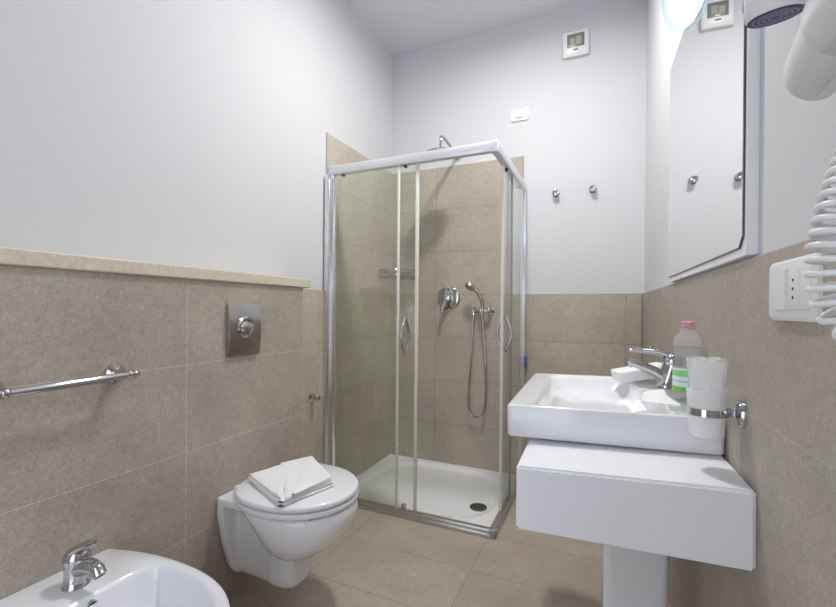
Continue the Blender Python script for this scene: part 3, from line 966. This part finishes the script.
# ================================================================== water bottle
bcx, bcy, bz0 = -0.040, -1.452, 0.853
t = thing('water_bottle', 'clear plastic water bottle with pink cap on the basin deck', 'bottle', (bcx, bcy, bz0), 'R')
R0 = 0.0345
MB().lathe((bcx, bcy, bz0), (0, 0, 1), [(0.020, 0.004), (0.030, 0), (R0, 0.006), (R0, 0.060), (R0 - 0.002, 0.064), (R0, 0.068), (R0, 0.100), (R0 - 0.006, 0.110), (R0 - 0.006, 0.116), (R0, 0.126), (R0 + 0.001, 0.150),
     (R0 - 0.0015, 0.166), (R0 - 0.009, 0.181), (0.0165, 0.190), (0.0140, 0.196), (0.0140, 0.202)], 48, True, False).build('bottle_body', 'pet', t)
MB().lathe((bcx, bcy, bz0), (0, 0, 1), [(0.029, 0.002), (R0 - 0.0012, 0.007), (R0 - 0.0012, 0.100), (R0 - 0.0072, 0.111), (R0 - 0.0012, 0.127), (R0 - 0.001, 0.147)], 40).build('water', 'water', t)
MB().lathe((bcx, bcy, bz0), (0, 0, 1), [(R0 + 0.0006, 0.030), (R0 + 0.0006, 0.092)], 48, False, False).build('label_band', 'label', t)
g = MB().lathe((bcx, bcy, bz0), (0, 0, 1), [(0.0150, 0.201), (0.0150, 0.215), (0.0135, 0.217), (0.004, 0.2175)], 32)
for k in range(28):
    a = 2 * PI * k / 28
    g.box((bcx + 0.0150 * math.cos(a) - 0.0007, bcy + 0.0150 * math.sin(a) - 0.0007, bz0 + 0.2025), (bcx + 0.0150 * math.cos(a) + 0.0007, bcy + 0.0150 * math.sin(a) + 0.0007, bz0 + 0.2145))
g.lathe((bcx, bcy, bz0), (0, 0, 1), [(0.0168, 0.1945), (0.0168, 0.1985)], 32)
g.build('cap', 'pink', t, angle=30)

# ================================================================== cup holder with tumbler
hx, hy, hz = -0.057, -1.735, 0.888
t = thing('cup_holder', 'chrome ring cup holder on the right wall tiles beside the basin', 'cup holder', (0, hy, hz), 'R')
MB().lathe((0, hy - 0.026, hz + 0.003), (-1, 0, 0), [(0.0265, 0), (0.0265, 0.005), (0.024, 0.010), (0.016, 0.013), (0.010, 0.014)]).build('rosette', 'chrome', t)
MB().cyl((-0.010, hy - 0.024, hz + 0.003), (-0.0225, hy - 0.008, hz), 0.0105, 20).build('arm', 'chrome', t)
RC = 0.0345
g = MB().lathe((hx, hy, hz), (0, 0, 1), [(RC + 0.0008, -0.0075), (RC + 0.0026, -0.0075), (RC + 0.0026, 0.0075), (RC + 0.0008, 0.0075)], 56, False, False)
g.build('ring', 'chrome', t)
t = thing('tumbler', 'frosted glass tumbler held in the chrome wall ring', 'tumbler', (hx, hy, 0.836), 'R')
MB().lathe((hx, hy, 0.836), (0, 0, 1), [(0.024, 0.003), (0.029, 0), (0.0318, 0.004), (RC - 0.0008, 0.040), (RC, 0.060), (RC + 0.0022, 0.097), (RC + 0.0007, 0.0975), (RC - 0.0020, 0.058), (RC - 0.0030, 0.040), (0.0285, 0.009), (0.015, 0.0085)], 56).build('glass_body', 'frost', t)
t = thing('plastic_cup', 'plastic cup wrapped in clear film inside the frosted tumbler', 'cup', (hx, hy, 0.90), 'R')
MB().lathe((hx, hy, 0.885), (0, 0, 1), [(0.020, 0.001), (0.0235, 0), (0.0285, 0.042), (0.0325, 0.100), (0.0338, 0.102), (0.0325, 0.104), (0.0312, 0.100), (0.022, 0.003)], 48, True, True).build('cup_body', 'film', t)
g = MB()
rnd = random.Random(3)
N = 60
loops = []
for k, (r, z) in enumerate([(0.0295, 0.900), (0.0315, 0.925), (0.0328, 0.945), (0.0345, 0.965), (0.0355, 0.982), (0.0362, 0.992), (0.0340, 0.998), (0.026, 0.996), (0.012, 0.993), (0.002, 0.994)]):
    lp = []
    for i in range(N):
        a = 2 * PI * i / N
        w_ = 0.0011 * (math.sin(7 * a + k * 1.3) + math.sin(13 * a - k * 2.1) + rnd.uniform(-0.7, 0.7)) * min(1, r / 0.02)
        lp.append((hx + (r + w_) * math.cos(a), hy + (r + w_) * math.sin(a), z + w_ * 0.6))
    loops.append(lp)
g.loft(loops, False, True)
g.build('wrapping', 'film', t, angle=25)

# ================================================================== mirror
t = thing('mirror', 'tall frameless mirror on a white backing board on the right wall', 'mirror', (0, -1.4, 1.2), 'R')
my0, my1, mz0, mz1 = -1.788, -0.957, 1.222, 2.005
MB().prism([(0.010, my0 - 0.012, mz0 - 0.016), (0.010, my1 + 0.008, mz0 - 0.016), (0.010, my1 + 0.008, mz1), (0.010, my0 - 0.012, mz1)], (-0.019, 0, 0), 0.0015).build('backing', 'lacquer', t)
ch = 0.022
MB().prism([(-0.0090, my0 + ch, mz0), (-0.0090, my1, mz0), (-0.0090, my1, mz1), (-0.0090, my0, mz1), (-0.0090, my0, mz0 + ch)], (-0.0030, 0, 0)).build('edge', 'mirror_edge', t, smooth=False)
e = 0.003
MB().prism([(-0.0120, my0 + ch + e * 0.4, mz0 + e), (-0.0120, my1 - e * 0.3, mz0 + e), (-0.0120, my1 - e * 0.3, mz1 - e), (-0.0120, my0 + e, mz1 - e), (-0.0120, my0 + e, mz0 + ch + e * 0.4)], (-0.0008, 0, 0)).build('glass', 'mirror', t, smooth=False)

# ================================================================== lamp over the mirror
lx, ly, lz = -0.014, -1.245, 2.115
t = thing('mirror_lamp', 'lit round lamp of pale blue glass at the top of the mirror', 'lamp', (lx, ly, lz), 'R')
MB().lathe((0.009, ly, lz + 0.02), (-1, 0, 0), [(0.075, 0), (0.075, 0.018), (0.070, 0.022)], 40).build('wall_plate', 'chrome', t)
MB().lathe((lx, ly, lz), (-1, 0, 0), [(0.130, 0.0), (0.129, 0.007), (0.121, 0.022), (0.104, 0.038), (0.078, 0.052), (0.045, 0.062), (0.02, 0.065)], 64, False, True).build('glass_bowl', 'blue_glass', t)
MB().lathe((lx, ly, lz), (-1, 0, 0), [(0.112, 0.001), (0.111, 0.007), (0.098, 0.022), (0.070, 0.038), (0.03, 0.046)], 56).build('diffuser', 'lamp_glow', t)

# ================================================================== wall socket
t = thing('wall_socket', 'white wall plate with rocker switch and socket beside the mirror', 'socket', (0, -1.95, 1.13), 'R')
g = MB()
pl = lambda i: swap(rrect(-2.066 + i, -1.906 - i, 1.083 + i, 1.177 - i, 0.010, 0, 5), (2, 0, 1))
g.loft([[(x - d, y, z) for x, y, z in pl(i)] for i, d in ((0, 0), (0, 0.005), (0.003, 0.008), (0.006, 0.009))])
g.build('plate', 'plastic', t)
MB().prism([(-0.007, -1.932, 1.100), (-0.0095, -1.932, 1.100), (-0.0125, -1.984, 1.100), (-0.007, -1.984, 1.100)], (0, 0, 0.062), 0.001).build('rocker', 'plastic', t)
sk = MB().box((-0.0102, -2.024, 1.100), (-0.007, -1.987, 1.162), 0.001).build('socket_insert', 'plastic', t)
g = MB()
for dz in (-0.013, 0, 0.013):
    g.cyl((-0.0100, -2.004, 1.131 + dz), (-0.0106, -2.004, 1.131 + dz), 0.0024, 12)
g.build('pin_hole', 'hole', sk)
MB().box((-0.0102, -2.056, 1.100), (-0.007, -2.027, 1.162), 0.001).build('blank_insert', 'plastic', t)

# ================================================================== hair dryer and its wall holder
t = thing('hair_dryer_holder', 'white wall bracket carrying the hair dryer in the upper right corner', 'hair dryer holder', (0, -2.42, 1.40), 'R')
MB().box((-0.012, -2.47, 1.33), (-0.0005, -2.37, 1.47), 0.005, 3).box((-0.024, -2.445, 1.37), (-0.010, -2.395, 1.43), 0.004).build('bracket', 'plastic', t)

gc = Vector((-0.060, -2.083, 1.493))
gn = Vector((0.05, 0.20, -1.0)).normalized()
t = thing('hair_dryer', 'white hair dryer with dark blue round grille and coiled white cord', 'hair dryer', gc, 'R')
MB().lathe(gc, -gn, [(0.0305, 0.0), (0.0325, 0.003), (0.034, 0.03), (0.036, 0.10), (0.034, 0.13), (0.02, 0.14)], 48).build('barrel', 'plastic', t)
gr = MB().lathe(gc + gn * 0.0004, gn, [(0.030, -0.002), (0.030, 0.0008), (0.004, 0.0008)], 48).build('grille', 'navy', t)
g = MB()
uu = gn.cross(Vector((0, 1, 0))).normalized()
vv = gn.cross(uu)
for r in (0.007, 0.0125, 0.018, 0.0235):
    g.tube([gc + gn * 0.0010 + (uu * math.cos(2 * PI * k / 40) + vv * math.sin(2 * PI * k / 40)) * r for k in range(40)], 0.0011, 6, True)
g.build('grille_ring', 'navy_ring', gr)
MB().tube(spline([gc - gn * 0.10, gc - gn * 0.135 + Vector((0.0, -0.03, 0.0)), (-0.066, -2.25, 1.60), (-0.075, -2.40, 1.54), (-0.080, -2.45, 1.46), (-0.078, -2.445, 1.40)], 8), 0.024, 24, flat=0.9).build('neck', 'plastic', t)
hc = lambda y, r: [(-0.060 - (r - 0.03) * 0.6 + r * math.cos(2 * PI * k / 44), y, 1.362 + (r - 0.03) * 0.9 + r * math.sin(2 * PI * k / 44)) for k in range(44)]
MB().loft([hc(-2.182, 0.016), hc(-2.184, 0.022), hc(-2.190, 0.0275), hc(-2.200, 0.030), hc(-2.24, 0.034), hc(-2.285, 0.038)]).box((-0.062, -2.28, 1.3285), (-0.056, -2.20, 1.336), 0.002).build('handle', 'plastic', t)
MB().loft([hc(-2.283, 0.030), hc(-2.279, 0.036), hc(-2.281, 0.0392), hc(-2.36, 0.043), hc(-2.45, 0.046), hc(-2.46, 0.040)]).build('handle_collar', 'seat', t)
MB().cyl((-0.080, -2.062, 1.518), (-0.080, -2.070, 1.56), 0.011, 20, 0.005).build('hanging_loop', 'grey_rubber', t)
# coiled cord: a helix along a U-shaped path from the holder back up to the dryer
axis = spline([(-0.098, -2.425, 1.325), (-0.104, -2.430, 1.280), (-0.119, -2.438, 1.228), (-0.133, -2.445, 1.182), (-0.1425, -2.450, 1.148), (-0.1455, -2.452, 1.118), (-0.139, -2.454, 1.095), (-0.120, -2.456, 1.084),
               (-0.098, -2.455, 1.092), (-0.084, -2.452, 1.13), (-0.077, -2.448, 1.20), (-0.074, -2.440, 1.26), (-0.076, -2.435, 1.315)], 24)
ls = [0]
for a, b in zip(axis, axis[1:]):
    ls.append(ls[-1] + (b - a).length)
tot = ls[-1]
hp = []
NS = 1500
up = Vector((0, 1, 0))
import bisect
for k in range(NS + 1):
    s = tot * k / NS
    i = min(max(bisect.bisect_right(ls, s) - 1, 0), len(axis) - 2)
    f = (s - ls[i]) / max(ls[i + 1] - ls[i], 1e-9)
    p = axis[i].lerp(axis[i + 1], f)
    tg = (axis[min(i + 2, len(axis) - 1)] - axis[max(i - 1, 0)]).normalized()
    u = (up - tg * up.dot(tg)).normalized()
    v = tg.cross(u)
    q = min(s, tot - s)
    rad_ = 0.0150 * min(1, q / 0.03) * (0.62 + 0.38 * min(1, q / 0.16))
    an = -2 * PI * s / 0.0078
    hp.append(p + (u * math.cos(an) + v * math.sin(an)) * rad_)
# enough samples for the turns
hp = spline(hp, 2)
MB().tube(hp, 0.0022, 8).build('cord', 'plastic', t, angle=80)
